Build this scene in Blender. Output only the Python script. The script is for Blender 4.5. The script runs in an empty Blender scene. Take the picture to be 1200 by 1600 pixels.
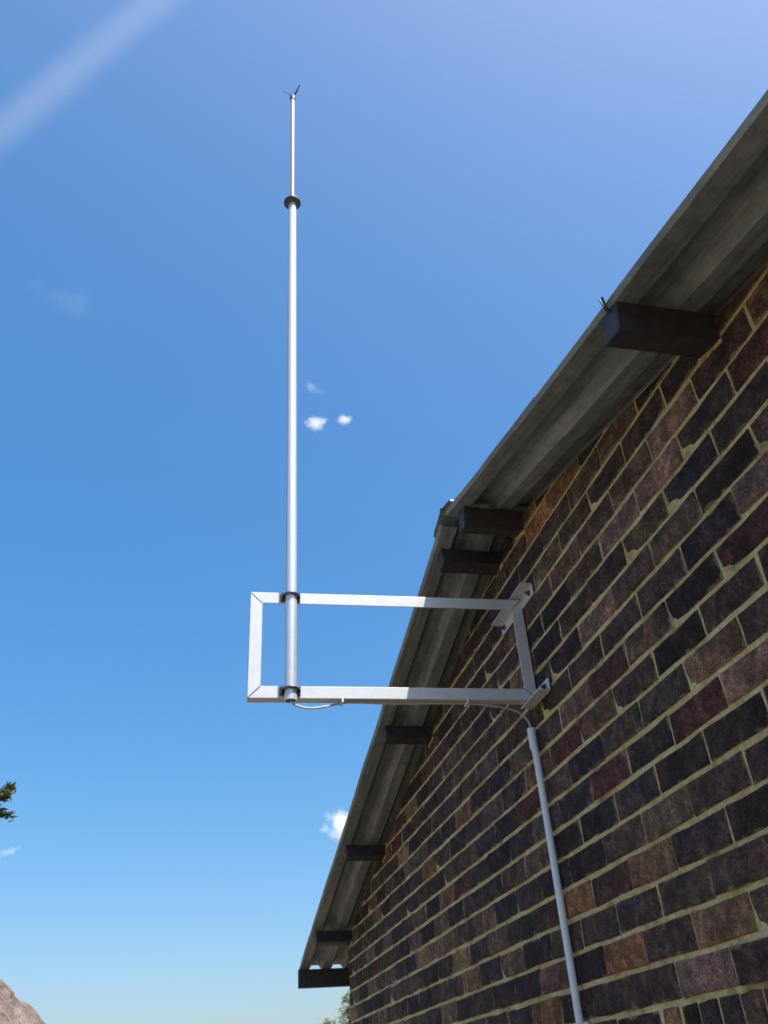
import bpy, bmesh, math, random
from mathutils import Vector, Matrix
from mathutils import noise as mnoise

random.seed(11)
scene = bpy.context.scene
COL = scene.collection
H = 1.6            # camera height above the ground; world X runs along the gable wall, Y points out of it
U = 0.085          # one brick course
PITCH = 0.2363     # one brick length with its joint

# ------------------------------------------------------------------ camera
cam = bpy.data.cameras.new('camera')
cam.sensor_fit = 'HORIZONTAL'
cam.sensor_width = 36.0
cam.lens = 36.0 * 1307.58 / 1200.0
cam.clip_start = 0.05
cam.clip_end = 20000
cam_o = bpy.data.objects.new('camera', cam)
COL.objects.link(cam_o)
rt = Vector((-0.212342, -0.975328, -0.060388))
up = Vector((-0.568624, 0.073067, 0.819346))
fw = Vector((0.794719, -0.208319, 0.57011))
rot = Matrix((rt, up, -fw)).transposed()
CAM = Vector((0, 1.139, H))
cam_o.matrix_world = Matrix.Translation(CAM) @ rot.to_4x4()
scene.camera = cam_o

# ------------------------------------------------------------------ sky, sun, exposure
SUN = Vector((-0.42, -0.287, 1.0)).normalized()       # towards the sun: high, behind the ridge
world = bpy.data.worlds.new('World')
scene.world = world
world.use_nodes = True
wn = world.node_tree
wn.nodes.clear()
w_out = wn.nodes.new('ShaderNodeOutputWorld')
w_bg = wn.nodes.new('ShaderNodeBackground')
w_sky = wn.nodes.new('ShaderNodeTexSky')
w_sky.sky_type = 'NISHITA'
w_sky.sun_disc = False
w_sky.sun_elevation = math.asin(SUN.z)
w_sky.sun_rotation = math.atan2(SUN.x, SUN.y)
w_sky.altitude = 0
w_sky.air_density = 1.0
w_sky.dust_density = 3.0
w_sky.ozone_density = 4.0
w_bg.inputs['Strength'].default_value = 0.122
# the camera that took the picture flattens the sky's range and deepens its blue: one even response over the whole sky
def w_scale(src, k):
    n = wn.nodes.new('ShaderNodeVectorMath'); n.operation = 'SCALE'; n.inputs['Scale'].default_value = k
    wn.links.new(src, n.inputs[0]); return n.outputs[0]
w_g = wn.nodes.new('ShaderNodeGamma'); w_g.inputs['Gamma'].default_value = 0.7
w_hs = wn.nodes.new('ShaderNodeHueSaturation'); w_hs.inputs['Saturation'].default_value = 1.64; w_hs.inputs['Hue'].default_value = 0.499
wn.links.new(w_scale(w_sky.outputs[0], 1/3.3), w_g.inputs['Color'])
wn.links.new(w_g.outputs[0], w_hs.inputs['Color'])
wn.links.new(w_scale(w_hs.outputs[0], 3.3), w_bg.inputs['Color'])
wn.links.new(w_bg.outputs[0], w_out.inputs['Surface'])

sun = bpy.data.lights.new('sun', 'SUN')
sun.energy = 5.0
sun.angle = math.radians(0.5)
sun.color = (1.0, 0.96, 0.9)
sun_o = bpy.data.objects.new('sun', sun)
COL.objects.link(sun_o)
sun_o.rotation_euler = (-SUN).to_track_quat('-Z', 'Y').to_euler()
sun_o.location = SUN * 60

vs = scene.view_settings
vs.view_transform = 'Standard'
vs.look = 'None'
vs.gamma = 1.0
vs.use_curve_mapping = False
vs.exposure = 0.95
scene.render.film_transparent = False
scene.cycles.volume_bounces = 6
scene.cycles.max_bounces = 8
scene.cycles.filter_width = 1.7

# ------------------------------------------------------------------ helpers
def tag(o, label=None, cat=None, group=None, kind=None):
    if label: o['label'] = label
    if cat: o['category'] = cat
    if group: o['group'] = group
    if kind: o['kind'] = kind
    return o

def mesh_from(name, verts, faces, smooth=False):
    me = bpy.data.meshes.new(name)
    me.from_pydata([tuple(v) for v in verts], [], faces)
    me.update()
    if smooth:
        for p in me.polygons: p.use_smooth = True
    return me

def link(name, me, mat=None, parent=None, loc=None):
    o = bpy.data.objects.new(name, me)
    COL.objects.link(o)
    if mat is not None and me is not None and len(me.materials) == 0:
        me.materials.append(mat)
    if loc is not None: o.location = loc
    if parent is not None:
        o.parent = parent
        o.matrix_parent_inverse = Matrix.Translation(-WORLD[parent.name])
        WORLD[o.name] = WORLD_OF(o)
    else:
        WORLD[o.name] = Vector(o.location)
    return o

WORLD = {}
def WORLD_OF(o): return Vector(o.location)      # every parent inverse undoes its parent's offset, so location is world

def empty(name, loc):
    o = bpy.data.objects.new(name, None)
    COL.objects.link(o)
    o.empty_display_size = 0.2
    o.location = loc
    WORLD[o.name] = Vector(loc)
    return o

class MB:
    """collects shapes into one mesh (world coordinates)"""
    def __init__(s): s.v = []; s.f = []; s.sm = []
    def add(s, verts, faces, smooth=False):
        b = len(s.v)
        s.v += [Vector(v) for v in verts]
        s.f += [[b + i for i in f] for f in faces]
        s.sm += [smooth] * len(faces)
    def hexa(s, c):                      # 8 corners: bottom loop then top loop
        s.add(c, [(3,2,1,0),(4,5,6,7),(0,1,5,4),(1,2,6,5),(2,3,7,6),(3,0,4,7)])
    def box(s, x0, x1, y0, y1, z0, z1):
        s.hexa([(x0,y0,z0),(x1,y0,z0),(x1,y1,z0),(x0,y1,z0),(x0,y0,z1),(x1,y0,z1),(x1,y1,z1),(x0,y1,z1)])
    def prism(s, poly, ax, d):           # poly: list of Vectors, extruded by vector d
        n = len(poly); d = Vector(d)
        a = [Vector(p) for p in poly]; b = [p + d for p in a]
        s.add(a + b, [list(range(n-1,-1,-1)), list(range(n, 2*n))] + [(i, (i+1) % n, n+(i+1) % n, n+i) for i in range(n)])
    def tube(s, pts, r, seg=12, cap=True, radii=None):
        pts = [Vector(p) for p in pts]; n = len(pts)
        vs_, fs = [], []
        ref = None
        for i, p in enumerate(pts):
            t = (pts[min(i+1, n-1)] - pts[max(i-1, 0)]).normalized()
            if ref is None:
                ref = t.orthogonal().normalized()
            ref = (ref - t * ref.dot(t)).normalized()
            bi = t.cross(ref)
            rr = radii[i] if radii else r
            for k in range(seg):
                a = 2 * math.pi * k / seg
                vs_.append(p + (ref * math.cos(a) + bi * math.sin(a)) * rr)
        for i in range(n - 1):
            for k in range(seg):
                k2 = (k + 1) % seg
                fs.append((i*seg + k, i*seg + k2, (i+1)*seg + k2, (i+1)*seg + k))
        s.add(vs_, fs, True)
        if cap:
            s.add(vs_[:seg], [list(range(seg-1, -1, -1))])
            s.add(vs_[-seg:], [list(range(seg))])
    def lathe(s, prof, c, seg=24):       # prof: (r, z) pairs, vertical axis at c
        c = Vector(c); vs_, fs = [], []
        for r, z in prof:
            for k in range(seg):
                a = 2 * math.pi * k / seg
                vs_.append(c + Vector((r * math.cos(a), r * math.sin(a), z)))
        for i in range(len(prof) - 1):
            for k in range(seg):
                k2 = (k + 1) % seg
                fs.append((i*seg + k, i*seg + k2, (i+1)*seg + k2, (i+1)*seg + k))
        s.add(vs_, fs, True)
    def build(s, name, mat, parent=None, bevel=0.0, autosmooth=True):
        me = mesh_from(name, s.v, s.f)
        for p, sm in zip(me.polygons, s.sm): p.use_smooth = sm
        bm = bmesh.new(); bm.from_mesh(me)
        bmesh.ops.remove_doubles(bm, verts=bm.verts, dist=1e-5)
        bmesh.ops.recalc_face_normals(bm, faces=bm.faces)
        if bevel:
            es = [e for e in bm.edges if len(e.link_faces) == 2 and e.calc_face_angle(0) > 0.6]
            bmesh.ops.bevel(bm, geom=es, offset=bevel, segments=2, affect='EDGES', profile=0.6)
        for e in bm.edges:
            if len(e.link_faces) == 2 and e.calc_face_angle(0) > 0.7: e.smooth = False
        bm.to_mesh(me); bm.free()
        return link(name, me, mat, parent)

# ------------------------------------------------------------------ materials
def newmat(name):
    m = bpy.data.materials.new(name); m.use_nodes = True
    nt = m.node_tree
    return m, nt, nt.nodes['Principled BSDF']

def N(nt, typ, **kw):
    n = nt.nodes.new(typ)
    for k, v in kw.items():
        if k in n.inputs.keys() if isinstance(k, str) else False: n.inputs[k].default_value = v
        else: setattr(n, k, v)
    return n

def noise_tex(nt, scale, detail=4, rough=0.6, vec=None):
    n = nt.nodes.new('ShaderNodeTexNoise')
    n.inputs['Scale'].default_value = scale
    n.inputs['Detail'].default_value = detail
    n.inputs['Roughness'].default_value = rough
    if vec is not None: nt.links.new(vec, n.inputs['Vector'])
    return n

def ramp(nt, src, stops):
    r = nt.nodes.new('ShaderNodeValToRGB')
    el = r.color_ramp.elements
    while len(el) < len(stops): el.new(0.5)
    for e, (p, c) in zip(el, stops):
        e.position = p
        e.color = c if len(c) == 4 else (*c, 1)
    nt.links.new(src, r.inputs[0])
    return r

def mix(nt, a, b, fac, mode='MIX'):
    m = nt.nodes.new('ShaderNodeMix'); m.data_type = 'RGBA'; m.blend_type = mode
    for sock, v in ((m.inputs[6], a), (m.inputs[7], b), (m.inputs[0], fac)):
        if hasattr(v, 'links'): nt.links.new(v, sock)
        elif isinstance(v, (int, float)): sock.default_value = v
        else: sock.default_value = (*v, 1)
    return m.outputs[2]

def bump(nt, src, dist, strength=1.0, prev=None):
    b = nt.nodes.new('ShaderNodeBump')
    b.inputs['Distance'].default_value = dist
    b.inputs['Strength'].default_value = strength
    nt.links.new(src, b.inputs['Height'])
    if prev is not None: nt.links.new(prev, b.inputs['Normal'])
    return b.outputs[0]

def wpos(nt):
    return nt.nodes.new('ShaderNodeNewGeometry').outputs['Position']

def brick_material(name, per_object):
    m, nt, bs = newmat(name)
    P = wpos(nt)
    if per_object: base = nt.nodes.new('ShaderNodeObjectInfo').outputs['Color']
    else:
        at = nt.nodes.new('ShaderNodeVertexColor'); at.layer_name = 'Col'; base = at.outputs['Color']
    n1 = noise_tex(nt, 28, 6, 0.7, P)
    n2 = noise_tex(nt, 160, 4, 0.7, P)
    n3 = noise_tex(nt, 7, 5, 0.65, P)
    v1 = ramp(nt, n1.outputs[0], [(0.28, (0.4,)*3), (0.5, (1,)*3), (0.72, (2.3,)*3)])
    c = mix(nt, base, v1.outputs[0], 1.0, 'MULTIPLY')
    v2 = ramp(nt, n2.outputs[0], [(0.32, (0.45,)*3), (0.5, (1,)*3), (0.7, (2.2,)*3)])
    c = mix(nt, c, v2.outputs[0], 0.8, 'MULTIPLY')
    # soot and firing marks that run over neighbouring bricks and across each face
    n4 = noise_tex(nt, 2.6, 5, 0.6, P)
    v4 = ramp(nt, n4.outputs[0], [(0.3, (0.6,)*3), (0.5, (1,)*3), (0.7, (1.35, 1.28, 1.2))])
    c = mix(nt, c, v4.outputs[0], 1.0, 'MULTIPLY')
    n5 = noise_tex(nt, 11, 3, 0.5, P)
    v5 = ramp(nt, n5.outputs[0], [(0.33, (0.68, 0.64, 0.64)), (0.5, (1,)*3), (0.68, (1.5, 1.3, 1.15))])
    c = mix(nt, c, v5.outputs[0], 1.0, 'MULTIPLY')
    if per_object:      # mortar dragged over the arrises
        tc = nt.nodes.new('ShaderNodeTexCoord'); sx = nt.nodes.new('ShaderNodeSeparateXYZ')
        nt.links.new(tc.outputs['Generated'], sx.inputs[0])
        ds = []
        for ax, half in ((0, .114), (2, .0365)):
            q = nt.nodes.new('ShaderNodeMath'); q.operation = 'PINGPONG'; q.inputs[1].default_value = .5
            nt.links.new(sx.outputs[ax], q.inputs[0])
            q2 = nt.nodes.new('ShaderNodeMath'); q2.operation = 'MULTIPLY'; q2.inputs[1].default_value = 2*half
            nt.links.new(q.outputs[0], q2.inputs[0]); ds.append(q2.outputs[0])
        mn = nt.nodes.new('ShaderNodeMath'); mn.operation = 'MINIMUM'
        nt.links.new(ds[0], mn.inputs[0]); nt.links.new(ds[1], mn.inputs[1])
        n6 = noise_tex(nt, 17, 6, 0.6, P)
        lim = nt.nodes.new('ShaderNodeMapRange'); lim.inputs['From Min'].default_value = .46; lim.inputs['From Max'].default_value = .75
        lim.inputs['To Min'].default_value = .0005; lim.inputs['To Max'].default_value = .013
        nt.links.new(n6.outputs[0], lim.inputs['Value'])
        df = nt.nodes.new('ShaderNodeMath'); df.operation = 'SUBTRACT'
        nt.links.new(lim.outputs[0], df.inputs[0]); nt.links.new(mn.outputs[0], df.inputs[1])
        mk = nt.nodes.new('ShaderNodeMapRange'); mk.inputs['From Min'].default_value = -.0015; mk.inputs['From Max'].default_value = .0035
        mk.inputs['To Max'].default_value = .8
        nt.links.new(df.outputs[0], mk.inputs['Value'])
        c = mix(nt, c, (0.40, 0.32, 0.20), mk.outputs[0])
    # mortar smears and lime bloom
    v3 = ramp(nt, n3.outputs[0], [(0.56, (0,)*3), (0.74, (1,)*3)])
    f = nt.nodes.new('ShaderNodeMath'); f.operation = 'MULTIPLY'; f.inputs[1].default_value = 0.22
    nt.links.new(v3.outputs[0], f.inputs[0])
    c = mix(nt, c, (0.17, 0.14, 0.10), f.outputs[0])
    nt.links.new(c, bs.inputs['Base Color'])
    bs.inputs['Roughness'].default_value = 0.88
    bs.inputs['Specular IOR Level'].default_value = 0.25
    nb = noise_tex(nt, 55, 6, 0.75, P)
    b1 = bump(nt, nb.outputs[0], 0.022, 1.0)
    b2 = bump(nt, n2.outputs[0], 0.004, 0.8, b1)
    nt.links.new(b2, bs.inputs['Normal'])
    return m

def mortar_material():
    m, nt, bs = newmat('mortar')
    P = wpos(nt)
    n1 = noise_tex(nt, 9, 5, 0.65, P)
    n2 = noise_tex(nt, 120, 4, 0.7, P)
    c = ramp(nt, n1.outputs[0], [(0.3, (0.26, 0.185, 0.07)), (0.47, (0.58, 0.45, 0.20)), (0.68, (0.72, 0.59, 0.32))])
    v = ramp(nt, n2.outputs[0], [(0.3, (0.6,)*3), (0.6, (1.05,)*3)])
    nt.links.new(mix(nt, c.outputs[0], v.outputs[0], 0.9, 'MULTIPLY'), bs.inputs['Base Color'])
    bs.inputs['Roughness'].default_value = 0.95
    nt.links.new(bump(nt, n2.outputs[0], 0.006, 1.0), bs.inputs['Normal'])
    return m

def roof_material():
    m, nt, bs = newmat('weathered_galvanised_sheet')
    P = wpos(nt)
    mp = nt.nodes.new('ShaderNodeMapping'); mp.inputs['Scale'].default_value = (1.2, 14, 1.2)
    nt.links.new(P, mp.inputs[0])
    n1 = noise_tex(nt, 3.0, 6, 0.65, mp.outputs[0])
    n2 = noise_tex(nt, 22, 5, 0.7, P)
    c = ramp(nt, n1.outputs[0], [(0.28, (0.125, 0.145, 0.165)), (0.5, (0.20, 0.23, 0.255)), (0.72, (0.30, 0.33, 0.34))])
    v = ramp(nt, n2.outputs[0], [(0.3, (0.65,)*3), (0.6, (1.1,)*3)])
    cc = mix(nt, c.outputs[0], v.outputs[0], 0.8, 'MULTIPLY')
    n3 = noise_tex(nt, 9, 5, 0.7, P)
    r3 = ramp(nt, n3.outputs[0], [(0.62, (0,)*3), (0.75, (0.55,)*3)])
    cc = mix(nt, cc, (0.15, 0.11, 0.085), r3.outputs[0])
    nt.links.new(cc, bs.inputs['Base Color'])
    bs.inputs['Metallic'].default_value = 0.25
    rr = ramp(nt, n2.outputs[0], [(0.3, (0.45,)*3), (0.7, (0.7,)*3)])
    nt.links.new(rr.outputs[0], bs.inputs['Roughness'])
    nt.links.new(bump(nt, n2.outputs[0], 0.002, 0.5), bs.inputs['Normal'])
    return m

def paint_material(name, col, rough=0.55, metallic=0.0, var=0.3, nscale=30, bumpd=0.001):
    m, nt, bs = newmat(name)
    P = wpos(nt)
    n1 = noise_tex(nt, nscale, 5, 0.65, P)
    lo = 1 - var; hi = 1 + var
    v = ramp(nt, n1.outputs[0], [(0.3, (lo,)*3), (0.7, (hi,)*3)])
    nt.links.new(mix(nt, col, v.outputs[0], 1.0, 'MULTIPLY'), bs.inputs['Base Color'])
    bs.inputs['Roughness'].default_value = rough
    bs.inputs['Metallic'].default_value = metallic
    nt.links.new(bump(nt, n1.outputs[0], bumpd, 0.5), bs.inputs['Normal'])
    return m

M_BRICK = brick_material('rough_brick', True)
M_BRICKS = brick_material('rough_brick_mass', False)
M_MORTAR = mortar_material()
M_ROOF = roof_material()
M_PURLIN = paint_material('dark_purlin_paint', (0.034, 0.030, 0.036), 0.6, 0.0, 0.4, 25, 0.002)
M_STEEL = paint_material('bright_galvanised_steel', (0.55, 0.565, 0.585), 0.38, 0.2, 0.06, 28, 0.0005)
M_POLE = paint_material('galvanised_pole', (0.60, 0.61, 0.63), 0.30, 0.5, 0.05, 40, 0.0006)
M_CLAMP = paint_material('dull_zinc', (0.09, 0.10, 0.12), 0.45, 0.6, 0.3, 80, 0.0006)
M_ROD = paint_material('pale_pink_fibreglass', (0.55, 0.27, 0.22), 0.45, 0.0, 0.05, 60, 0.0003)
M_DISC = paint_material('dark_green_plate', (0.05, 0.07, 0.06), 0.5, 0.0, 0.3, 60, 0.0006)
M_BLACK = paint_material('black_plastic', (0.02, 0.02, 0.022), 0.5, 0.0, 0.2, 60, 0.0004)
M_CABLE = paint_material('grey_cable', (0.42, 0.42, 0.40), 0.55, 0.0, 0.15, 50, 0.0004)
M_PVC = paint_material('pale_grey_pvc', (0.64, 0.69, 0.72), 0.42, 0.0, 0.05, 14, 0.0004)
M_BARK = paint_material('bark', (0.10, 0.075, 0.055), 0.9, 0.0, 0.4, 12, 0.02)

def ground_material():
    m, nt, bs = newmat('sandy_ground')
    P = wpos(nt)
    n1 = noise_tex(nt, 0.35, 6, 0.65, P); n2 = noise_tex(nt, 14, 5, 0.7, P)
    c = ramp(nt, n1.outputs[0], [(0.35, (0.13, 0.102, 0.060)), (0.55, (0.155, 0.122, 0.074)), (0.7, (0.07, 0.075, 0.032))])
    v = ramp(nt, n2.outputs[0], [(0.3, (0.75,)*3), (0.7, (1.1,)*3)])
    nt.links.new(mix(nt, c.outputs[0], v.outputs[0], 1.0, 'MULTIPLY'), bs.inputs['Base Color'])
    bs.inputs['Roughness'].default_value = 0.95
    nt.links.new(bump(nt, n2.outputs[0], 0.03, 0.7), bs.inputs['Normal'])
    return m

def rock_material():
    m, nt, bs = newmat('granite')
    P = wpos(nt)
    n1 = noise_tex(nt, 0.7, 8, 0.7, P); n2 = noise_tex(nt, 3.2, 6, 0.75, P)
    c = ramp(nt, n1.outputs[0], [(0.32, (0.08, 0.062, 0.055)), (0.5, (0.18, 0.138, 0.115)), (0.68, (0.27, 0.20, 0.165))])
    v = ramp(nt, n2.outputs[0], [(0.36, (0.35,)*3), (0.5, (1.0,)*3), (0.7, (1.15,)*3)])
    nt.links.new(mix(nt, c.outputs[0], v.outputs[0], 1.0, 'MULTIPLY'), bs.inputs['Base Color'])
    bs.inputs['Roughness'].default_value = 0.9
    nt.links.new(bump(nt, n2.outputs[0], 0.35, 0.8), bs.inputs['Normal'])
    return m

def leaf_material(name, dark, light, trans=0.35):
    m, nt, bs = newmat(name)
    at = nt.nodes.new('ShaderNodeVertexColor'); at.layer_name = 'Col'
    sp = nt.nodes.new('ShaderNodeSeparateColor'); nt.links.new(at.outputs['Color'], sp.inputs[0])
    c = ramp(nt, sp.outputs[0], [(0.0, dark), (1.0, light)])
    nt.links.new(c.outputs[0], bs.inputs['Base Color'])
    bs.inputs['Roughness'].default_value = 0.55
    tr = nt.nodes.new('ShaderNodeBsdfTranslucent'); nt.links.new(c.outputs[0], tr.inputs['Color'])
    mx = nt.nodes.new('ShaderNodeMixShader'); mx.inputs[0].default_value = trans
    out = nt.nodes['Material Output']
    nt.links.new(bs.outputs[0], mx.inputs[1]); nt.links.new(tr.outputs[0], mx.inputs[2])
    nt.links.new(mx.outputs[0], out.inputs['Surface'])
    return m

# ------------------------------------------------------------------ ground
gb = MB()
R_ = 3000
gb.add([(-R_,-R_,0),(R_,-R_,0),(R_,R_,0),(-R_,R_,0)], [(0,1,2,3)])
tag(gb.build('ground', ground_material()), kind='structure')

# ------------------------------------------------------------------ the house
XL, XR = 72.2 * U, -13.97 * U          # far and near corners of the gable wall
RIDGE_X, RIDGE_Z = 2.48, H + 1.762     # underside of the roofing at the ridge
SL_L, SL_R = 0.245, 0.222              # slopes of the two roof planes
Y_BACK = -8.5
VERGE = 0.262
def roof_z(x):
    return RIDGE_Z - (SL_L * (x - RIDGE_X) if x > RIDGE_X else SL_R * (RIDGE_X - x))

house = tag(empty('brick_house', (RIDGE_X, -4.2, 0)), 'dark brown brick gable house with low-pitched corrugated metal roof', 'house')

def wall_core(name, poly, d):
    b = MB(); b.prism([Vector(p) for p in poly], None, d)
    return b.build(name, M_MORTAR, house)

def gable(y):
    return [(XR+.006, y, 0), (XL-.006, y, 0), (XL-.006, y, roof_z(XL)-.004), (RIDGE_X, y, RIDGE_Z-.004), (XR+.006, y, roof_z(XR)-.004)]
front = wall_core('gable_wall', gable(-0.2), (0, 0.2 - 0.0055, 0))
front['label'] = 'dark brick gable wall with pale mortar joints'
back = wall_core('gable_wall', gable(Y_BACK + 0.006), (0, 0.2, 0))
side_l = wall_core('side_wall', [(XL-.2, Y_BACK+.21, 0), (XL-.006, Y_BACK+.21, 0), (XL-.006, Y_BACK+.21, roof_z(XL)-.004), (XL-.2, Y_BACK+.21, roof_z(XL-.2)-.004)], (0, -Y_BACK-.412, 0))
side_r = wall_core('side_wall', [(XR+.006, Y_BACK+.21, 0), (XR+.2, Y_BACK+.21, 0), (XR+.2, Y_BACK+.21, roof_z(XR+.2)-.004), (XR+.006, Y_BACK+.21, roof_z(XR)-.004)], (0, -Y_BACK-.412, 0))

PAL = {
    'black':  [(0.031,0.023,0.026),(0.036,0.027,0.029),(0.034,0.026,0.022),(0.040,0.031,0.030),(0.030,0.025,0.031)],
    'dark':   [(0.058,0.041,0.037),(0.064,0.046,0.040),(0.052,0.038,0.039),(0.060,0.046,0.036)],
    'brown':  [(0.098,0.067,0.050),(0.085,0.062,0.048),(0.105,0.074,0.054)],
    'grey':   [(0.080,0.066,0.062),(0.088,0.072,0.064)],
    'maroon': [(0.078,0.034,0.031),(0.070,0.035,0.033)],
    'mauve':  [(0.190,0.122,0.102),(0.165,0.104,0.090)],
    'orange': [(0.205,0.106,0.054),(0.170,0.088,0.049)],
    'tan':    [(0.180,0.122,0.072),(0.150,0.100,0.064)],
}
MARKED = [(2.0,1.106,'mauve'),(1.77,1.243,'mauve'),(2.0,0.947,'maroon'),(2.23,1.436,'brown'),(1.53,0.779,'tan'),(1.41,0.697,'mauve'),(1.61,0.7,'maroon'),(1.77,0.774,'grey'),(2.36,0.864,'maroon'),(1.39,0.758,'brown'),(1.63,1.191,'brown'),(1.51,1.077,'brown'),(1.31,0.937,'maroon'),(1.38,0.871,'brown'),(2.71,0.598,'orange'),(2.45,0.433,'orange'),(2.22,0.258,'orange'),(1.88,0.171,'mauve'),(2.82,0.185,'orange'),(2.07,0.108,'orange'),(2.72,0.778,'maroon'),(2.1,0.67,'maroon'),(2.24,0.442,'maroon'),(2.33,0.607,'black'),(3.98,0.865,'orange'),(3.73,0.679,'tan'),(3.5,0.681,'maroon'),(3.62,0.437,'tan'),(3.49,0.351,'tan'),(4.18,0.511,'tan'),(3.38,0.941,'orange'),(4.24,0.766,'maroon'),(5.32,0.509,'tan'),(3.85,0.257,'tan'),(4.5,1.086,'maroon'),(4.73,1.097,'orange'),(5.99,0.438,'tan'),(5.3,0.356,'tan'),(3.76,1.047,'brown'),(2.8,0.616,'brown'),(1.39,1.383,'mauve'),(1.51,1.274,'mauve'),(1.59,1.532,'tan'),(1.07,1.423,'brown'),(1.04,1.356,'brown'),(1.06,1.272,'maroon'),(1.97,1.598,'tan'),(2.3,1.653,'orange'),(1.63,1.512,'brown')]

def brick_colour(x0, x1, z0, z1, marked=True):
    kind = None
    if marked:
        for (s, z, k) in MARKED:
            if x0 <= s <= x1 and z0 <= z + H <= z1: kind = k
    if kind is None:
        kind = random.choices(['black','dark','brown','grey','maroon','tan','mauve'], [40, 36, 13, 5, 1.5, 2.5, 2])[0]
    c = random.choice(PAL[kind]); g = 1.3*random.uniform(0.82, 1.22)
    return tuple(min(1, v * g * w * random.uniform(0.95, 1.05)) for v, w in zip(c, (1.08, 0.99, 0.98))) + (1.0,)

def brick_shape(w, h, rnd, nx=4, ny=3):
    """rock-faced brick: x right, y out, z up, centred on its face"""
    xs = [-w/2 + w*i/(nx-1) for i in range(nx)]; zs = [-h/2 + h*j/(ny-1) for j in range(ny)]
    V, F = [], []
    for j in range(ny):
        for i in range(nx):
            edge = i in (0, nx-1) or j in (0, ny-1)
            ins = 0.0035
            x = xs[i] + (ins if i == 0 else -ins if i == nx-1 else rnd.uniform(-.012, .012)) + rnd.uniform(-.0018, .0018)
            z = zs[j] + (ins if j == 0 else -ins if j == ny-1 else rnd.uniform(-.006, .006)) + rnd.uniform(-.0026, .0026)
            y = rnd.uniform(-.003, .0005) if edge else rnd.uniform(.0005, .0045)
            V.append((x, y, z))
    for j in range(ny-1):
        for i in range(nx-1):
            a = j*nx + i
            F.append((a+1, a, a+nx, a+nx+1))
    per = [i for i in range(nx)] + [j*nx + nx-1 for j in range(1, ny)] + [(ny-1)*nx + i for i in range(nx-2, -1, -1)] + [j*nx for j in range(ny-2, 0, -1)]
    b = len(V); n = len(per)
    for p in per:
        x, y, z = V[p]
        i, j = p % nx, p // nx
        ox = xs[i] if i in (0, nx-1) else x
        oz = zs[j] if j in (0, ny-1) else z
        V.append((ox + rnd.uniform(-.0026, .0026), y - .004, oz + rnd.uniform(-.0024, .0020)))
    if rnd.random() < .12:               # a chipped corner
        i, j = rnd.choice((0, nx-1)), rnd.choice((0, ny-1))
        p = j*nx + i; sx_, sz_ = (1 if i == 0 else -1), (1 if j == 0 else -1)
        cx_, cz_ = rnd.uniform(.002, .005), rnd.uniform(.001, .0025)
        V[p] = (V[p][0] + sx_*cx_, V[p][1] - .004, V[p][2] + sz_*cz_)
        r_ = b + per.index(p)
        V[r_] = (V[r_][0] + sx_*cx_*.8, V[r_][1], V[r_][2] + sz_*cz_*.8)
    for p in range(n):
        V.append((V[b+p][0], -.03, V[b+p][2]))
    for k in range(n):
        k2 = (k+1) % n
        F.append((per[k], per[k2], b+k2, b+k))
        F.append((b+k, b+k2, b+n+k2, b+n+k))
    return V, F

def clip(poly, f):
    out = []
    for i in range(len(poly)):
        p, q = poly[i], poly[(i+1) % len(poly)]
        fp, fq = f(p), f(q)
        if fp >= 0: out.append(p)
        if (fp >= 0) != (fq >= 0):
            t = fp / (fp - fq); out.append((p[0] + (q[0]-p[0])*t, p[1] + (q[1]-p[1])*t))
    return out

def cut_brick_shape(poly):
    """brick cut to the roof slope: poly in (x, z)"""
    cx = sum(p[0] for p in poly)/len(poly); cz = sum(p[1] for p in poly)/len(poly)
    n = len(poly); V = []
    for p in poly:
        dx, dz = cx - p[0], cz - p[1]; l = math.hypot(dx, dz) or 1
        k = min(.004, l*.2)
        V.append((p[0] + dx/l*k, random.uniform(-.003, 0), p[1] + dz/l*k))
    for p in poly: V.append((p[0], -.007, p[1]))
    for p in poly: V.append((p[0], -.03, p[1]))
    F = [tuple(range(n-1, -1, -1))]
    for k in range(n):
        k2 = (k+1) % n
        F.append((k, k2, n+k2, n+k)); F.append((n+k, n+k2, 2*n+k2, 2*n+k))
    return V, F

JB, JP = 0.0115, 0.0080                # bed and perpend joints
FULL = PITCH - JP
rnd = random.Random(5)
VAR = {}
def variant(w, h, count):
    key = (round(w, 3), round(h, 3))
    if key not in VAR:
        VAR[key] = []
        for _ in range(count):
            V, F = brick_shape(w, h, rnd)
            VAR[key].append((V, F, None))
    return VAR[key], key
MESH_CACHE = {}

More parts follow.
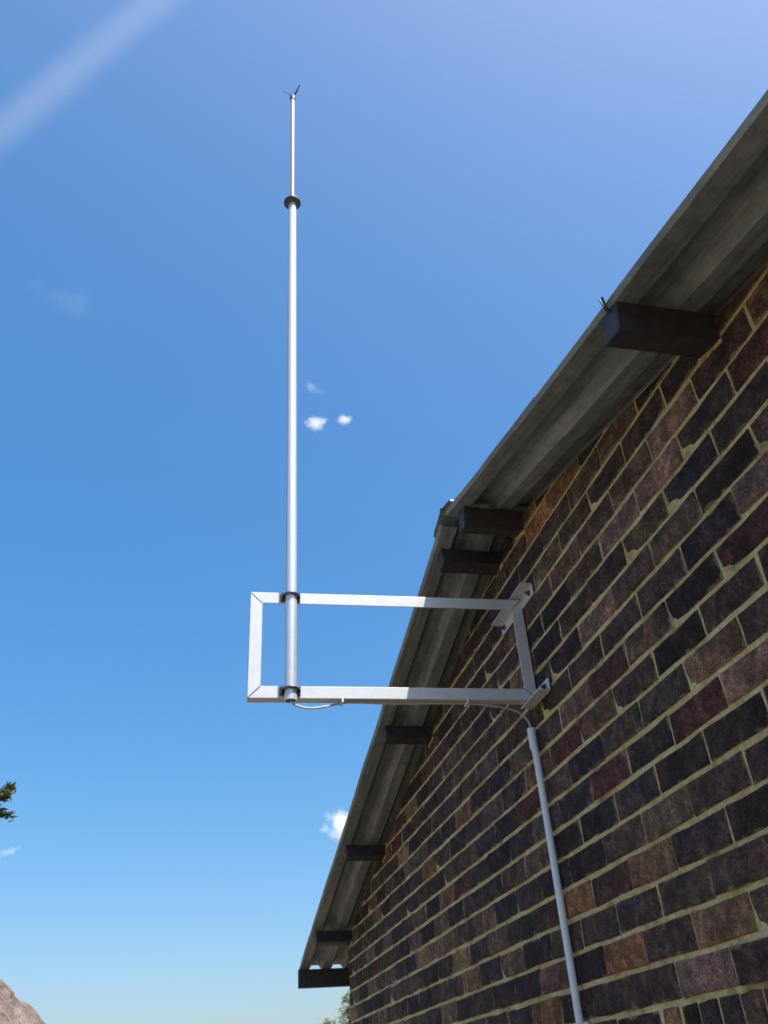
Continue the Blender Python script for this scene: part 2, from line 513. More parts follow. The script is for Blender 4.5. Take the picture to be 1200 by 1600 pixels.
# every brick of the gable front: (x0, x1, z0, z1)
bricks = []
z_first = H + (0.54 + 1) * U           # a bed joint
k0 = -int(z_first / U) - 1
SOLD_X = 24.8 * U; SOLD_N = 18         # bricks on end over an opening below the picture
def proj(x, y, z):
    d = Vector((x, y, z)) - CAM
    w = d.dot(fw)
    if w <= 0.05: return None
    return (600 + 1307.58*d.dot(rt)/w, 800 - 1307.58*d.dot(up)/w)
for k in range(k0, 30):
    zb = z_first + k*U
    zt = zb + U
    if zt < 0.01 or zb > RIDGE_Z: continue
    even = (k - 1) % 2 == 0
    edges = [XR] + [XR + (0 if even else PITCH/2) + PITCH*i for i in range(0 if not even else 1, 40)]
    edges = [e for e in edges if e < XL - .03] + [XL]
    for a, b in zip(edges[:-1], edges[1:]):
        x0, x1 = a + JP/2, b - JP/2
        if a == XR: x0 = XR
        if b == XL: x1 = XL
        z0, z1 = max(zb + JB/2, 0.0), zt - JB/2
        if z1 - z0 < .02: continue
        if k in (-1, -2, -3) and x1 > SOLD_X - SOLD_N*.0832 + .01 and x0 < SOLD_X - .01:
            x0n, x1n = x0, x1
            if x0 < SOLD_X - SOLD_N*.0832: x1n = SOLD_X - SOLD_N*.0832 - JP
            elif x1 > SOLD_X: x0n = SOLD_X + JP
            else: continue
            if x1n - x0n < .03: continue
            x0, x1 = x0n, x1n
        bricks.append((x0, x1, z0, z1))
for i in range(SOLD_N):
    xa = SOLD_X - .0832*(i+1)
    bricks.append((xa + .005, xa + .0832 - .005, z_first - 3*U + JB/2, z_first - JB/2))

def shown_area(b):
    x0, x1, z0, z1 = b
    c = proj((x0+x1)/2, 0, (z0+z1)/2)
    if c is None or not (-20 < c[0] < 1220 and -20 < c[1] < 1620): return 0
    if (z0 + z1)/2 > roof_z((x0+x1)/2) + .01: return 0
    q = [proj(x, 0, z) for x, z in ((x0,z0),(x1,z0),(x1,z1),(x0,z1))]
    if None in q: return 0
    A = 0
    for i in range(4):
        A += q[i][0]*q[(i+1) % 4][1] - q[(i+1) % 4][0]*q[i][1]
    return abs(A)/2
order = sorted(range(len(bricks)), key=lambda i: -shown_area(bricks[i]))
single = set(i for i in order[:300] if shown_area(bricks[i]) > 0)

class Mass:
    def __init__(s): s.v = []; s.f = []; s.c = []
    def add(s, V, F, col, T):
        b = len(s.v)
        s.v += [T(*p) for p in V]; s.f += [tuple(b+i for i in f) for f in F]; s.c += [col]*len(V)
    def build(s, name, mat, parent):
        me = mesh_from(name, s.v, s.f)
        ca = me.color_attributes.new('Col', 'FLOAT_COLOR', 'POINT')
        flat = [x for c in s.c for x in c]
        ca.data.foreach_set('color', flat)
        bm = bmesh.new(); bm.from_mesh(me); bmesh.ops.recalc_face_normals(bm, faces=bm.faces); bm.to_mesh(me); bm.free()
        o = link(name, me, mat, parent); o['kind'] = 'stuff'
        return o

def top_cut(b):
    x0, x1, z0, z1 = b
    poly = [(x0, z0), (x1, z0), (x1, z1), (x0, z1)]
    lim = .010
    needs = z1 > min(roof_z(x0), roof_z(x1)) - lim
    if needs:
        poly = clip(poly, lambda p: RIDGE_Z - lim - SL_L*(p[0]-RIDGE_X) - p[1])
        if len(poly) >= 3: poly = clip(poly, lambda p: RIDGE_Z - lim - SL_R*(RIDGE_X-p[0]) - p[1])
    return needs, poly

mass = Mass()
for i, b in enumerate(bricks):
    x0, x1, z0, z1 = b
    needs, poly = top_cut(b)
    if len(poly) < 3: continue
    col = brick_colour(*b)
    cx, cz = (x0+x1)/2, (z0+z1)/2
    dy = random.uniform(-.0022, .0026); cz += random.uniform(-.0012, .0012)
    tilt = random.uniform(-.006, .006)
    if needs:
        A = abs(sum(poly[k][0]*poly[(k+1) % len(poly)][1]-poly[(k+1) % len(poly)][0]*poly[k][1] for k in range(len(poly))))/2
        if A < .0006: continue
        V, F = cut_brick_shape([(p[0]-cx, p[1]-cz) for p in poly])
        if i in single:
            me = mesh_from('cut_brick', V, F)
            bm = bmesh.new(); bm.from_mesh(me); bmesh.ops.recalc_face_normals(bm, faces=bm.faces); bm.to_mesh(me); bm.free()
            o = link('brick', me, M_BRICK, front, (cx, dy, cz)); o.color = col
        else:
            mass.add(V, F, col, lambda x, y, z: (cx+x, dy+y, cz+z))
        continue
    vs_, key = variant(x1-x0, z1-z0, 9)
    vi = random.randrange(len(vs_))
    V, F, _ = vs_[vi]
    if i in single:
        if (key, vi) not in MESH_CACHE:
            me = mesh_from('brick', V, F)
            bm = bmesh.new(); bm.from_mesh(me); bmesh.ops.recalc_face_normals(bm, faces=bm.faces); bm.to_mesh(me); bm.free()
            MESH_CACHE[(key, vi)] = me
        o = link('brick', MESH_CACHE[(key, vi)], M_BRICK, front, (cx, dy, cz)); o.color = col
        o.rotation_euler = (0, tilt, 0)
    else:
        mass.add(V, F, col, lambda x, y, z: (cx+x, dy+y, cz+z))
mass.build('bricks', M_BRICKS, front)

def side_mass(parent, length, zmax_fn, T):
    ms = Mass()
    for k in range(k0, 30):
        zb = z_first + k*U
        even = (k - 1) % 2 == 0
        z0, z1 = max(zb + JB/2, 0), zb + U - JB/2
        if z1 - z0 < .02 or zb > RIDGE_Z: continue
        a = 0.0 if not even else -PITCH/2
        while a < length:
            p0, p1 = max(a, 0) + (JP/2 if a > 0 else 0), min(a + PITCH - JP/2, length)
            a += PITCH
            if p1 - p0 < .03 or z1 > zmax_fn((p0+p1)/2): continue
            vs_, key = variant(p1-p0, z1-z0, 9)
            V, F, _ = random.choice(vs_)
            cx, cz = (p0+p1)/2, (z0+z1)/2
            ms.add(V, F, brick_colour(0,0,0,0,False), lambda x, y, z: T(cx+x, y, cz+z))
    ms.build('bricks', M_BRICKS, parent)
side_mass(side_l, -Y_BACK-.06, lambda p: roof_z(XL)-.01, lambda p, q, z: (XL + q, -.033 - p, z))
side_mass(side_r, -Y_BACK-.06, lambda p: roof_z(XR)-.01, lambda p, q, z: (XR - q, -.033 - p, z))
side_mass(back, XL-XR, lambda p: min(roof_z(XR+p-.12), roof_z(XR+p+.12))-.01, lambda p, q, z: (XR + p, Y_BACK - q, z))

# ---- roof: ribbed sheets lying up the slope
RP = 0.157                             # rib pitch
roof = empty('roof', (RIDGE_X, -4.2, RIDGE_Z)); roof.parent = house
roof.matrix_parent_inverse = Matrix.Translation(-WORLD['brick_house'])
def rib_profile(y_start, ribs, lap=.04):
    """(y, height) from the outer edge inwards"""
    P = []
    y = y_start
    for r in range(ribs):
        c = y_start - .117 - RP*r      # rib centre
        if r == 0: P += [(y_start + .002, .010), (y_start - .008, .0)]
        P += [(c + .052, 0), (c + .024, .038), (c - .024, .038), (c - .052, 0)]
    e = P[-1][0]
    P += [(e - lap, 0)]
    return P

def sheet(xa, xb, y_start, ribs, lift, name='roof_sheet'):
    """sheet between x = xa (upper end) and x = xb (lower end)"""
    P = rib_profile(y_start, ribs)
    left = xb > RIDGE_X
    sl = SL_L if left else SL_R
    th = math.atan(sl)
    up_n = Vector((math.sin(th) if left else -math.sin(th), 0, math.cos(th)))
    nseg = 26
    V, F = [], []
    n = len(P)
    for side in (0, 1):
        for j in range(nseg+1):
            x = xa + (xb-xa)*j/nseg
            for (y, h) in P:
                wob = .0016*mnoise.noise(Vector((x*1.7, y*6, lift*99 + y_start))) + (.0035*mnoise.noise(Vector((x*2.9, 5.5, y_start))) if y > y_start - .02 else 0)
                p = Vector((x, y + wob, roof_z(x))) + up_n*(h + lift + wob + (.0012 if side else 0))
                V.append(p)
    o1 = (nseg+1)*n
    for j in range(nseg):
        for i in range(n-1):
            a = j*n + i
            F.append((a, a+1, a+n+1, a+n)); F.append((o1+a+n, o1+a+n+1, o1+a+1, o1+a))
    for j in range(nseg):
        for i in (0, n-1):
            a = j*n + i
            F.append((a, a+n, o1+a+n, o1+a))
    for i in range(n-1):
        for j in (0, nseg):
            a = j*n + i
            F.append((a, a+1, o1+a+1, o1+a))
    me = mesh_from(name, V, F)
    bm = bmesh.new(); bm.from_mesh(me); bmesh.ops.recalc_face_normals(bm, faces=bm.faces); bm.to_mesh(me); bm.free()
    return link(name, me, M_ROOF, roof)

X_EAVE_L, X_EAVE_R = 6.640, -1.70
cover = RP*4
ns = int((VERGE - Y_BACK + .3)/cover)
for i in range(ns):
    y0 = VERGE - cover*i
    lift = .0016*(i % 2)
    sheet(RIDGE_X + .03, X_EAVE_L + random.uniform(-.006, .006), y0, 4, lift)
    sheet(RIDGE_X - .03, 1.60 + random.uniform(-.008, .008), y0, 4, lift + .0036)
    sheet(1.78 + random.uniform(-.008, .008), X_EAVE_R + random.uniform(-.006, .006), y0, 4, lift)
Y_END = VERGE - cover*ns
rc = MB()
def capline(off):
    tl, tr = math.atan(SL_L), math.atan(SL_R)
    hgt = .041 + off
    return [Vector((RIDGE_X - .12, 0, roof_z(RIDGE_X-.12) + hgt - .012)), Vector((RIDGE_X - .11, 0, roof_z(RIDGE_X-.11) + hgt)),
            Vector((RIDGE_X - .02, 0, roof_z(RIDGE_X) + hgt)), Vector((RIDGE_X - .008, 0, roof_z(RIDGE_X) + hgt + .012)), Vector((RIDGE_X + .008, 0, roof_z(RIDGE_X) + hgt + .012)), Vector((RIDGE_X + .02, 0, roof_z(RIDGE_X) + hgt)),
            Vector((RIDGE_X + .11, 0, roof_z(RIDGE_X+.11) + hgt)), Vector((RIDGE_X + .12, 0, roof_z(RIDGE_X+.12) + hgt - .012))]
lo, hi_ = capline(0), capline(.0015)
for a in range(len(lo)-1):
    rc.prism([p + Vector((0, VERGE + .004, 0)) for p in (lo[a], lo[a+1], hi_[a+1], hi_[a])], None, (0, Y_END - VERGE - .02, 0))
rc.build('ridge_cap', M_ROOF, roof)

# ---- purlins: their ends stick out of the gable under the roofing
def purlin(xfar, depth, width, left, y_out=.235, zfar=None):
    """xfar: the bottom edge farther up the picture wall; lies square to the slope"""
    th = math.atan(SL_L if left else SL_R)
    t = Vector((math.cos(th), 0, -math.sin(th))) if left else Vector((math.cos(th), 0, math.sin(th)))
    n_ = Vector((math.sin(th), 0, math.cos(th))) if left else Vector((-math.sin(th), 0, math.cos(th)))
    base = Vector((xfar, y_out, roof_z(xfar))) - n_*depth
    base.x = xfar
    p = [base - t*width, base, base + n_*(depth - .003), base - t*width + n_*(depth - .003)]
    # channel section: web towards the camera side, lips turned in
    w, g = width, .006
    b = MB()
    f = lambda a, c: base - t*(w - a) + n_*c
    D = depth - .003
    sec = [f(0,0), f(w,0), f(w,.018), f(w-g,.018), f(w-g,g), f(g,g), f(g,D-g), f(w-g,D-g), f(w-g,D-.018), f(w,D-.018), f(w,D), f(0,D)]
    b.prism(sec, None, (0, Y_BACK - .25 - y_out, 0))
    b.prism([f(g+.0005,g+.0005), f(w-g-.0005,g+.0005), f(w-g-.0005,D-g-.0005), f(g+.0005,D-g-.0005)], None, (0, -.004, 0))   # end plate
    k = MB()                            # rough mortar packed under the purlin where it leaves the wall
    for (u0, u1) in ((-.014, .30*w), (.30*w, .68*w), (.68*w, w + .012)):
        e0, e1 = random.uniform(.004, .016), random.uniform(.004, .016)
        q = [f(u0, -e0), f(u1, -e1), f(u1 - .002, .002), f(u0 + .002, .002)]
        for p_ in q: p_.y = -.010
        k.prism(q, None, (0, .010 + random.uniform(.001, .004), 0))
    k.build('mortar_packing', M_MORTAR, house)
    return b.build('purlin', M_PURLIN, house, bevel=.0015)
purlin(6.045, .074, .062, True, .232)
purlin(4.935, .068, .058, True, .222)
purlin(3.805, .070, .058, True, .225)
purlin(2.665, .074, .062, True, .235)
purlin(2.425, .082, .066, False, .225)
purlin(1.230, .080, .072, False, .252)
purlin(0.12, .078, .066, False, .24)
purlin(-1.0, .078, .066, False, .24)
fa = MB()
fa.prism([Vector((6.60, VERGE + .008, H + .640)), Vector((6.622, VERGE + .008, H + .6345)), Vector((6.622, VERGE + .008, H + .7455)), Vector((6.60, VERGE + .008, H + .7515))], None, (0, Y_BACK - .55, 0))
fa.build('eave_board', M_PURLIN, house, bevel=.003)
fb = MB()
zr = roof_z(-1.66)
fb.box(-1.68, -1.635, Y_BACK - .3, VERGE, zr - .115, zr - .004)
fb.build('eave_board', M_PURLIN, house, bevel=.003)
tw = MB()
tw.tube([(1.19, .225, roof_z(1.19)-.03), (1.175, .262, roof_z(1.175)-.004), (1.17, .272, roof_z(1.17)+.02), (1.178, .268, roof_z(1.17)+.035)], .002, 6)
tw.tube([(1.185, .225, roof_z(1.185)-.03), (1.165, .266, roof_z(1.165)-.004), (1.15, .280, roof_z(1.15)+.016)], .003, 6)
tw.build('tie_wire', M_BLACK, house)

# ------------------------------------------------------------------ steel wall bracket
def fx(y): return 2.475 + .0465*y       # line of the frame's face, very nearly square to the wall
FL, FZ0, FZ1, FW, FT = .967, H + 1.050, H + 1.431, .040, .004
bracket = tag(empty('wall_bracket', (2.50, 0.01, H + 1.04)), 'rectangular pale steel angle frame standing out from the brick wall', 'bracket')
def fp(y, z, back=0.0): return Vector((fx(y) + back, y, z))
def member(name, outer, inner, flange):
    """outer/inner: two (y, z) ends each; face plate with mitred ends plus a flange behind its outer edge"""
    b = MB()
    q = [outer[0], outer[1], inner[1], inner[0]]
    b.prism([fp(*p) for p in q], None, (FT, 0, 0))
    d = Vector((0, inner[0][0]*0, 0))
    if flange == 'top': o2 = [(outer[0][0], outer[0][1]-FT), (outer[1][0], outer[1][1]-FT)]
    elif flange == 'bottom': o2 = [(outer[0][0], outer[0][1]+FT), (outer[1][0], outer[1][1]+FT)]
    elif flange == 'end': o2 = [(outer[0][0]-FT, outer[0][1]), (outer[1][0]-FT, outer[1][1])]
    else: o2 = [(outer[0][0]+FT, outer[0][1]), (outer[1][0]+FT, outer[1][1])]
    b.prism([fp(*outer[0], FT), fp(*outer[1], FT), fp(*o2[1], FT), fp(*o2[0], FT)], None, (FW - FT, 0, 0))
    return b.build(name, M_STEEL, bracket, bevel=.0008)
ya, yb = .006, FL
g = .0007
member('arm', [(ya+g, FZ1), (yb-g, FZ1)], [(ya+FW+g, FZ1-FW), (yb-FW-g, FZ1-FW)], 'top')['label'] = 'upper horizontal arm'
member('arm', [(ya+g, FZ0), (yb-g, FZ0)], [(ya+FW+g, FZ0+FW), (yb-FW-g, FZ0+FW)], 'bottom')['label'] = 'lower horizontal arm'
member('end_post', [(yb, FZ0+g), (yb, FZ1-g)], [(yb-FW, FZ0+FW+g), (yb-FW, FZ1-FW-g)], 'end')
member('wall_post', [(ya, FZ0+g), (ya, FZ1-g)], [(ya+FW, FZ0+FW+g), (ya+FW, FZ1-FW-g)], 'wall')
for (yy, zz, dy, dz) in ((yb, FZ1, -1, -1), (yb, FZ0, -1, 1), (ya, FZ1, 1, -1), (ya, FZ0, 1, 1)):
    b = MB()
    b.tube([fp(yy + dy*.002, zz + dz*.002, -.0002), fp(yy + dy*FW*.5, zz + dz*FW*.5, -.0004), fp(yy + dy*(FW-.001), zz + dz*(FW-.001), -.0002)], .0013, 6)
    b.build('weld', M_CLAMP, bracket)
for top in (True, False):
    b = MB()
    x0, x1 = (2.365, 2.690) if top else (2.372, 2.535)
    z = FZ1 + .004 if top else FZ0 - .008
    b.box(x0, x1, .0065, .046, z, z + FT)
    if top: b.box(x0, x1, .0025, .0065, z - .040, z + FT)
    else: b.box(x0, x1, .0025, .0065, z, z + .044)
    r = b.build('wall_rail', M_STEEL, bracket, bevel=.0008)
    for xx in (x0 + .03, x1 - .03):
        zz = z - .02 if top else z + .024
        h = MB()
        h.tube([(xx, .006, zz), (xx, .0085, zz)], .011, 16)
        h.tube([(xx, .0085, zz), (xx, .0155, zz)], .008, 6)
        h.tube([(xx, .0155, zz), (xx, .021, zz)], .0045, 10)
        ob = h.build('anchor_bolt', M_CLAMP)
        ob.parent = r; ob.matrix_parent_inverse = Matrix.Translation(-WORLD_OF(r))

PX, PY, PR = 2.4925, .8335, .0195       # pole axis
def ubolt(z):
    r = .0245
    xf = fx(PY)
    b = MB()
    pts = [(xf + .022, PY + r, z), (xf, PY + r, z)]
    for i in range(13):
        a = math.pi*i/12
        pts.append((PX - r*math.sin(a), PY + r*math.cos(a), z))
    pts += [(xf, PY - r, z), (xf + .022, PY - r, z)]
    b.tube(pts, .0042, 8)
    u = b.build('u_bolt', M_CLAMP, bracket)
    s = MB()
    s.box(xf - .0065, xf - .0005, PY - .034, PY + .034, z - .013, z + .013)       # saddle strip between pole and arm
    for sg in (-1, 1):
        y0, y1 = sorted((PY + sg*.0185, PY + sg*.031))
        s.prism([Vector((xf-.0065, y0, z-.012)), Vector((xf-.0065, y1, z-.012)), Vector((xf-.026, (y0+y1)/2 + sg*.006, z-.012))], None, (0, 0, .024))
    so = s.build('saddle', M_CLAMP, bracket, bevel=.0006)
    for sg in (-1, 1):
        n_ = MB(); n_.tube([(xf + .0045, PY + sg*r, z), (xf + .012, PY + sg*r, z)], .0078, 6)
        n_.build('nut', M_CLAMP, bracket)
ubolt(FZ1 - .022)
ubolt(FZ0 + .020)

# ------------------------------------------------------------------ mast
mast = tag(empty('mast', (PX, PY, H + 1.03)), 'tall bright metal pole with thin pale rod on top, clamped to the steel frame', 'mast')
b = MB()
zt = H + 3.604
b.lathe([(PR-.003, H+1.12), (PR-.003, H+1.032), (PR, H+1.032), (PR, zt - .03), (PR*.9, zt - .02), (PR*.72, zt - .004)], (PX, PY, 0), 28)
b.build('pole', M_POLE, mast)
b = MB()
b.lathe([(.001, zt-.004), (.040, zt-.004), (.0415, zt-.002), (.0415, zt+.002), (.040, zt+.004), (.001, zt+.004)], (PX, PY, 0), 32)
b.build('disc', M_DISC, mast)
b = MB()
b.lathe([(.0185, zt+.004), (.0185, zt+.03), (.0155, zt+.036), (.0135, zt+.05)], (PX, PY, 0), 20)
b.build('collar', M_CLAMP, mast)
b = MB()
b.lathe([(.0095, zt+.03), (.0098, zt+.5), (.0105, zt+.945), (.0103, zt+.95), (.001, zt+.95)], (PX, PY, 0), 20)
b.build('antenna_rod', M_ROD, mast)
ztip = zt + .95
b = MB()
b.lathe([(.0140, ztip-.012), (.0145, ztip), (.0145, ztip+.018), (.009, ztip+.028), (.001, ztip+.03)], (PX, PY, 0), 16)
cp = b.build('tip_cap', M_BLACK, mast)
b = MB()
b.tube([(PX, PY, ztip+.02), (PX - .014, PY - .020, ztip+.055), (PX - .030, PY - .034, ztip+.098)], .0045, 8, radii=[.006, .005, .0035])
b.build('prong', M_BLACK, mast)
b = MB()
b.tube([(PX, PY, ztip+.022), (PX - .006, PY + .028, ztip+.034), (PX - .010, PY + .058, ztip+.044)], .002, 6, radii=[.0026, .0018, .0012])
b.build('prong', M_CLAMP, mast)

# ------------------------------------------------------------------ cable and conduit
def smooth_path(pts, n=8):
    pts = [Vector(p) for p in pts]; out = []
    for i in range(len(pts)-1):
        p0, p1, p2, p3 = pts[max(i-1,0)], pts[i], pts[i+1], pts[min(i+2, len(pts)-1)]
        for k in range(n):
            t = k/n
            out.append(.5*((2*p1) + (p2-p0)*t + (2*p0-5*p1+4*p2-p3)*t*t + (3*p1-p0-3*p2+p3)*t**3))
    out.append(pts[-1])
    return out
CX, CY = 2.546, .0175
zc = FZ0 - .0045
cable = tag(empty('cable', (2.5, .4, H + 1.03)), 'thin grey cable looping from the pole foot under the frame to the conduit', 'cable')
b = MB()
b.tube(smooth_path([(PX, PY, H+1.07), (PX, PY-.004, H+1.028), (PX+.006, PY-.028, H+1.017), (PX+.012, PY-.065, H+1.014), (PX+.022, PY-.11, H+1.024), (PX+.034, PY-.165, zc-.004), (fx(.62)+.022, .62, zc),
                    (fx(.5)+.022, .5, zc-.003), (fx(.36)+.022, .36, zc-.001), (fx(.24)+.024, .24, zc), (2.510, .16, zc-.006), (2.520, .105, zc-.008), (2.530, .065, H+1.030), (2.539, .036, H+1.014), (2.544, .022, H+.996), (CX, CY, H+.955)]), .0034, 8)
b.build('cable_sheath', M_CABLE, cable)
for yy in (.665, .25):
    t = MB()
    x = fx(yy)
    t.box(x - .0018, x + .034, yy - .0035, yy + .0035, zc - .0075, zc - .0045)
    t.box(x - .0030, x - .0012, yy - .0025, yy + .0025, zc - .0075, FZ0 + .006)
    t.build('cable_tie', M_PVC, cable)

conduit = tag(empty('conduit_pipe', (CX, CY, 0)), 'pale blue-grey plastic conduit pipe running up the brick wall', 'pipe')
b = MB()
pts = [(CX + .006*math.sin(z*1.7), CY + .0015*math.sin(z*2.3), z) for z in [0.0 + i*.13 for i in range(20)]]
pts = [p for p in pts if p[2] < H + .93] + [(CX, CY, H + .955)]
b.tube(pts, .0112, 20, cap=False)
b.build('pipe', M_PVC, conduit)
b = MB()
b.lathe([(.0114, H+.905), (.0136, H+.907), (.0136, H+.975), (.0125, H+.978), (.009, H+.978), (.009, H+.95)], (CX, CY, 0), 20)
b.build('coupling', M_PVC, conduit)
for zz in (H + .12, H - .75):
    s = MB()
    path = [(CX + .025, .0045, zz), (CX + .0145, .0045, zz)] + [(CX + 0.0130*math.cos(a), CY + .0130*math.sin(a), zz) for a in [math.pi*i/8 for i in range(9)]] + [(CX - .0145, .0045, zz), (CX - .025, .0045, zz)]
    for p, q in zip(path[:-1], path[1:]):
        d = (Vector(q) - Vector(p)); nn = Vector((-d.y, d.x, 0)).normalized()*.0016
        p, q = Vector(p), Vector(q)
        s.prism([p-nn, q-nn, q+nn, p+nn], None, (0, 0, .010))
    s.build('saddle_clip', M_PVC, conduit)

# ------------------------------------------------------------------ boulder hill
bm = bmesh.new()
bmesh.ops.create_icosphere(bm, subdivisions=6, radius=1.0)
for v in bm.verts:
    d = v.co.normalized()
    k = 1 + .06*mnoise.fractal(d*2.3, 1.0, 2.0, 5) + .018*mnoise.fractal(d*9.0, 0.9, 2.0, 4)
    v.co = Vector((d.x*10*k, d.y*11.0*k, d.z*9.5*k))
me = bpy.data.meshes.new('boulder'); bm.to_mesh(me); bm.free()
for p in me.polygons: p.use_smooth = True
tag(link('granite_boulder', me, rock_material(), None, (54, 16.3, -.1)), 'rounded brown granite boulder hill at the left edge', 'rock')

# ------------------------------------------------------------------ trees
def leaf_mass(lobes, n, size, rnd):
    V, F, Cc = [], [], []
    tot = sum(l[1][0]*l[1][1]*l[1][2] for l in lobes)
    for (c, r, ) in lobes:
        m = int(n * (r[0]*r[1]*r[2]) / tot) + 220
        c = Vector(c)
        clumps = []
        for _ in range(max(6, m//45)):
            d = Vector((rnd.gauss(0,1), rnd.gauss(0,1), rnd.gauss(0,1))).normalized()*(rnd.random()**.4)
            clumps.append((c + Vector((d.x*r[0], d.y*r[1], d.z*r[2])), rnd.uniform(.12, .26)*max(r)))
        for _ in range(m):
            cc, cr = rnd.choice(clumps)
            p = cc + Vector((rnd.gauss(0,.5), rnd.gauss(0,.5), rnd.gauss(0,.42)))*cr
            a = Vector((rnd.gauss(0,1), rnd.gauss(0,1), rnd.gauss(0,.6))).normalized()
            bt = a.orthogonal().normalized()
            bt = Matrix.Rotation(rnd.uniform(0, 6.28), 3, a) @ bt
            L = size*rnd.uniform(.7, 1.3); W = L*.3
            b0 = len(V)
            V += [p - a*L*.5, p + bt*W*.5 + a.cross(bt)*W*.2, p + a*L*.5, p - bt*W*.5 + a.cross(bt)*W*.2]
            F += [(b0, b0+1, b0+2, b0+3)]
            t = rnd.random()
            Cc += [(t, t, t, 1)]*4
    me = mesh_from('crown', V, F)
    ca = me.color_attributes.new('Col', 'FLOAT_COLOR', 'POINT')
    ca.data.foreach_set('color', [x for c in Cc for x in c])
    return me

def tree(base, lobes, n, size, mat, label, seed, trunk_r, group=None):
    rn = random.Random(seed)
    root = tag(empty('tree', base), label, 'tree', group)
    tb = MB()
    base = Vector(base)
    top = Vector(lobes[0][0])
    mid = base.lerp(top, .45) + Vector((rn.uniform(-.2,.2), rn.uniform(-.2,.2), 0))
    path = smooth_path([base, base.lerp(mid, .5), mid, top], 5)
    tb.tube(path, trunk_r, 10, radii=[trunk_r*(1.15 - .85*i/(len(path)-1)) for i in range(len(path))])
    for (c, r) in lobes:
        c = Vector(c)
        s = mid.lerp(top, rn.uniform(.05, .6))
        pp = smooth_path([s, s.lerp(c, .5) + Vector((0, 0, -.12*(c-s).length)), c], 5)
        tb.tube(pp, trunk_r*.4, 7, radii=[trunk_r*(.42 - .36*i/(len(pp)-1)) for i in range(len(pp))])
    tb.build('trunk', M_BARK, root)
    link('crown', leaf_mass(lobes, n, size, rn), mat, root)
    return root

M_LEAF = leaf_material('dark_leaf', (0.03, 0.04, 0.014), (0.09, 0.095, 0.03), .25)
M_PALE = leaf_material('pale_leaf', (0.30, 0.34, 0.24), (0.46, 0.50, 0.36), .5)
tree((12.0, 6.4, 0), [((12.0, 6.2, 6.0), (1.9, 1.9, 1.5)), ((11.2, 5.4, 6.9), (1.2, 1.1, .9)), ((12.4, 5.1, 4.9), (1.0, 1.1, .8)),
     ((12.0, 3.60, 5.06), (.34, .34, .24)), ((12.0, 3.72, 5.0), (.3, .3, .3)), ((12.1, 4.4, 5.15), (.6, .6, .45)), ((13.0, 7.4, 6.6), (1.4, 1.3, 1.0))], 9000, .13, M_LEAF,
     'dark green tree whose branch tip pokes in at the left edge', 3, .2)
tree((72, -11.0, 0), [((72, -10.75, 5.0), (1.1, 1.0, 1.5)), ((72, -10.4, 5.9), (.7, .7, .55)), ((71.8, -11.3, 5.3), (.7, .6, .6))], 2600, .26, M_PALE,
     'small pale green treetop below the eave, left of the house corner', 4, .16)
tree((68, -11.4, 0), [((68, -11.5, 6.0), (1.0, .9, 1.6)), ((68, -11.4, 7.4), (.6, .5, .7)), ((68, -11.9, 6.6), (.8, .7, .9))], 2600, .26, M_PALE,
     'taller pale treetop touching the far corner of the brick wall', 5, .16)

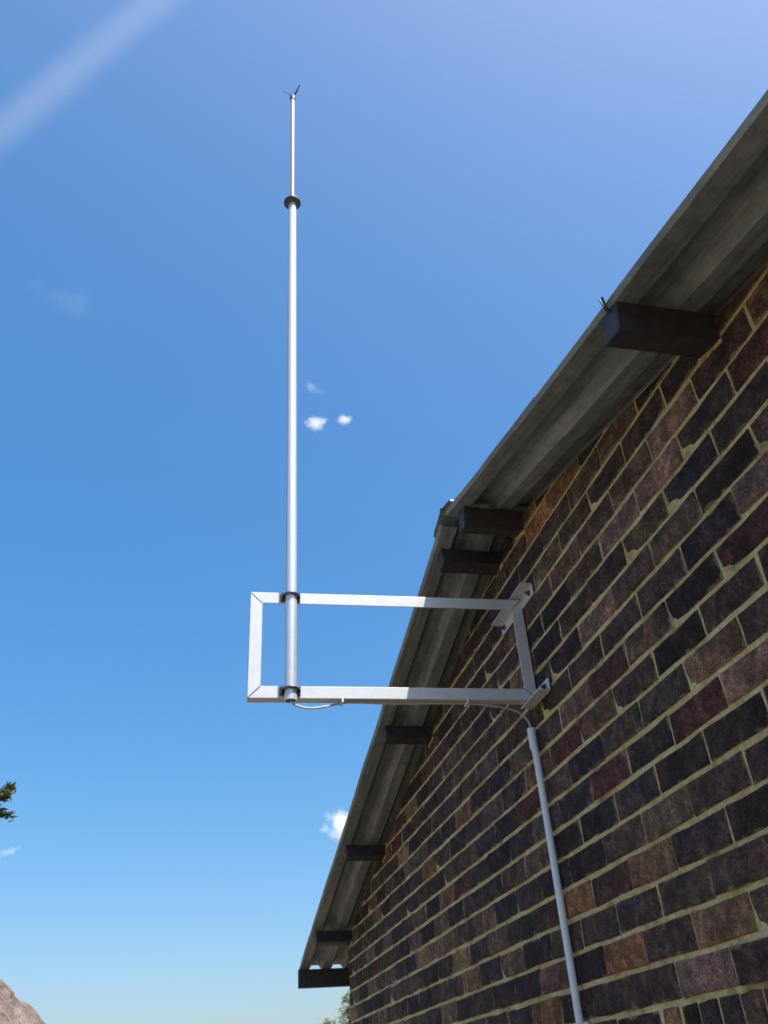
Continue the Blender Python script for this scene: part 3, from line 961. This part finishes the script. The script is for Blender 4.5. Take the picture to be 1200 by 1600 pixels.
# ------------------------------------------------------------------ clouds and a pale streak (real volumes high up)
def pix_dir(px, py):
    return (rt*((px-600)/1307.58) - up*((py-800)/1307.58) + fw)
def cloud(px, py, w, h, dist, dens, label, seed, nscale=2.2, sharp=.35, rot_deg=0.0, amp=1.9, off=-.28, name='cloud', thick=None):
    """ellipsoid of droplets w by h pixels across as seen from the yard, dist metres along the view depth"""
    c = CAM + pix_dir(px, py)*dist
    rx, rz = w/2/1307.58*dist, h/2/1307.58*dist
    ry = thick if thick else min(rx, rz)*1.2
    bm = bmesh.new(); bmesh.ops.create_icosphere(bm, subdivisions=3, radius=1.0)
    me = bpy.data.meshes.new(name); bm.to_mesh(me); bm.free()
    m = bpy.data.materials.new(name); m.use_nodes = True
    nt = m.node_tree; nt.nodes.clear()
    out = nt.nodes.new('ShaderNodeOutputMaterial')
    vol = nt.nodes.new('ShaderNodeVolumePrincipled')
    vol.inputs['Color'].default_value = (.99, .99, .99, 1)
    vol.inputs['Anisotropy'].default_value = 0.0
    tc = nt.nodes.new('ShaderNodeTexCoord')
    ln = nt.nodes.new('ShaderNodeVectorMath'); ln.operation = 'LENGTH'
    nt.links.new(tc.outputs['Object'], ln.inputs[0])
    add = nt.nodes.new('ShaderNodeVectorMath'); add.operation = 'ADD'; add.inputs[1].default_value = (seed*3.1, seed*1.7, seed*.9)
    nt.links.new(tc.outputs['Object'], add.inputs[0])
    sc = nt.nodes.new('ShaderNodeVectorMath'); sc.operation = 'MULTIPLY'
    mr = min(rx, rz)
    sc.inputs[1].default_value = (rx/mr, ry/mr, rz/mr)
    nt.links.new(add.outputs[0], sc.inputs[0])
    ns_ = noise_tex(nt, nscale, 4, .6, sc.outputs[0])
    a = nt.nodes.new('ShaderNodeMath'); a.operation = 'MULTIPLY_ADD'       # noise*1.6 - r - offset
    a.inputs[1].default_value = amp
    sub = nt.nodes.new('ShaderNodeMath'); sub.operation = 'MULTIPLY_ADD'; sub.inputs[1].default_value = -1.0; sub.inputs[2].default_value = off
    nt.links.new(ln.outputs['Value'], sub.inputs[0])
    nt.links.new(ns_.outputs[0], a.inputs[0]); nt.links.new(sub.outputs[0], a.inputs[2])
    mrg = nt.nodes.new('ShaderNodeMapRange'); mrg.interpolation_type = 'SMOOTHSTEP'
    mrg.inputs['From Min'].default_value = 0.0; mrg.inputs['From Max'].default_value = sharp
    mrg.inputs['To Min'].default_value = 0; mrg.inputs['To Max'].default_value = dens/ry
    nt.links.new(a.outputs[0], mrg.inputs['Value'])
    nt.links.new(mrg.outputs[0], vol.inputs['Density'])
    nt.links.new(vol.outputs[0], out.inputs['Volume'])
    o = link(name, me, m)
    vdir = pix_dir(px, py).normalized()
    ex = (rt - vdir*rt.dot(vdir)).normalized(); ez = ex.cross(vdir)
    q = math.radians(rot_deg)
    ex2 = ex*math.cos(q) + ez*math.sin(q); ez2 = -ex*math.sin(q) + ez*math.cos(q)
    Mx = Matrix((ex2*rx, vdir*ry, ez2*rz)).transposed().to_4x4()
    o.matrix_world = Matrix.Translation(c) @ Mx
    tag(o, label, 'cloud')
    return o
cloud(536, 1291, 88, 70, 1200, 5.0, 'small bright white cumulus cloud beside the lower roof edge', 1, 1.7, .8)
cloud(494, 661, 54, 38, 1500, 2.6, 'small white cloud puff just right of the pole', 2, 1.7, .9)
cloud(537, 656, 38, 30, 1500, 2.0, 'smallest white cloud puff, right of another puff beside the pole', 13, 1.5, .9)
cloud(490, 606, 60, 28, 1500, .35, 'faint cloud wisp above two small puffs', 4, 1.4, .9, -30)
cloud(14, 1331, 70, 22, 1500, .45, 'faint small cloud wisp at the left edge', 5, 1.4, .9, 20)
cloud(110, 470, 200, 70, 2500, .10, 'very faint hazy cloud wisp in the left middle of the sky', 8, 1.2, 1.0, -20)
cloud(150, 80, 1800, 98, 3000, .14, 'long faint diagonal pale streak in the top left sky', 6, .22, .8, 34.2, amp=.5, off=.62, name='pale_streak')  # long thin volume that draws a pale diagonal band
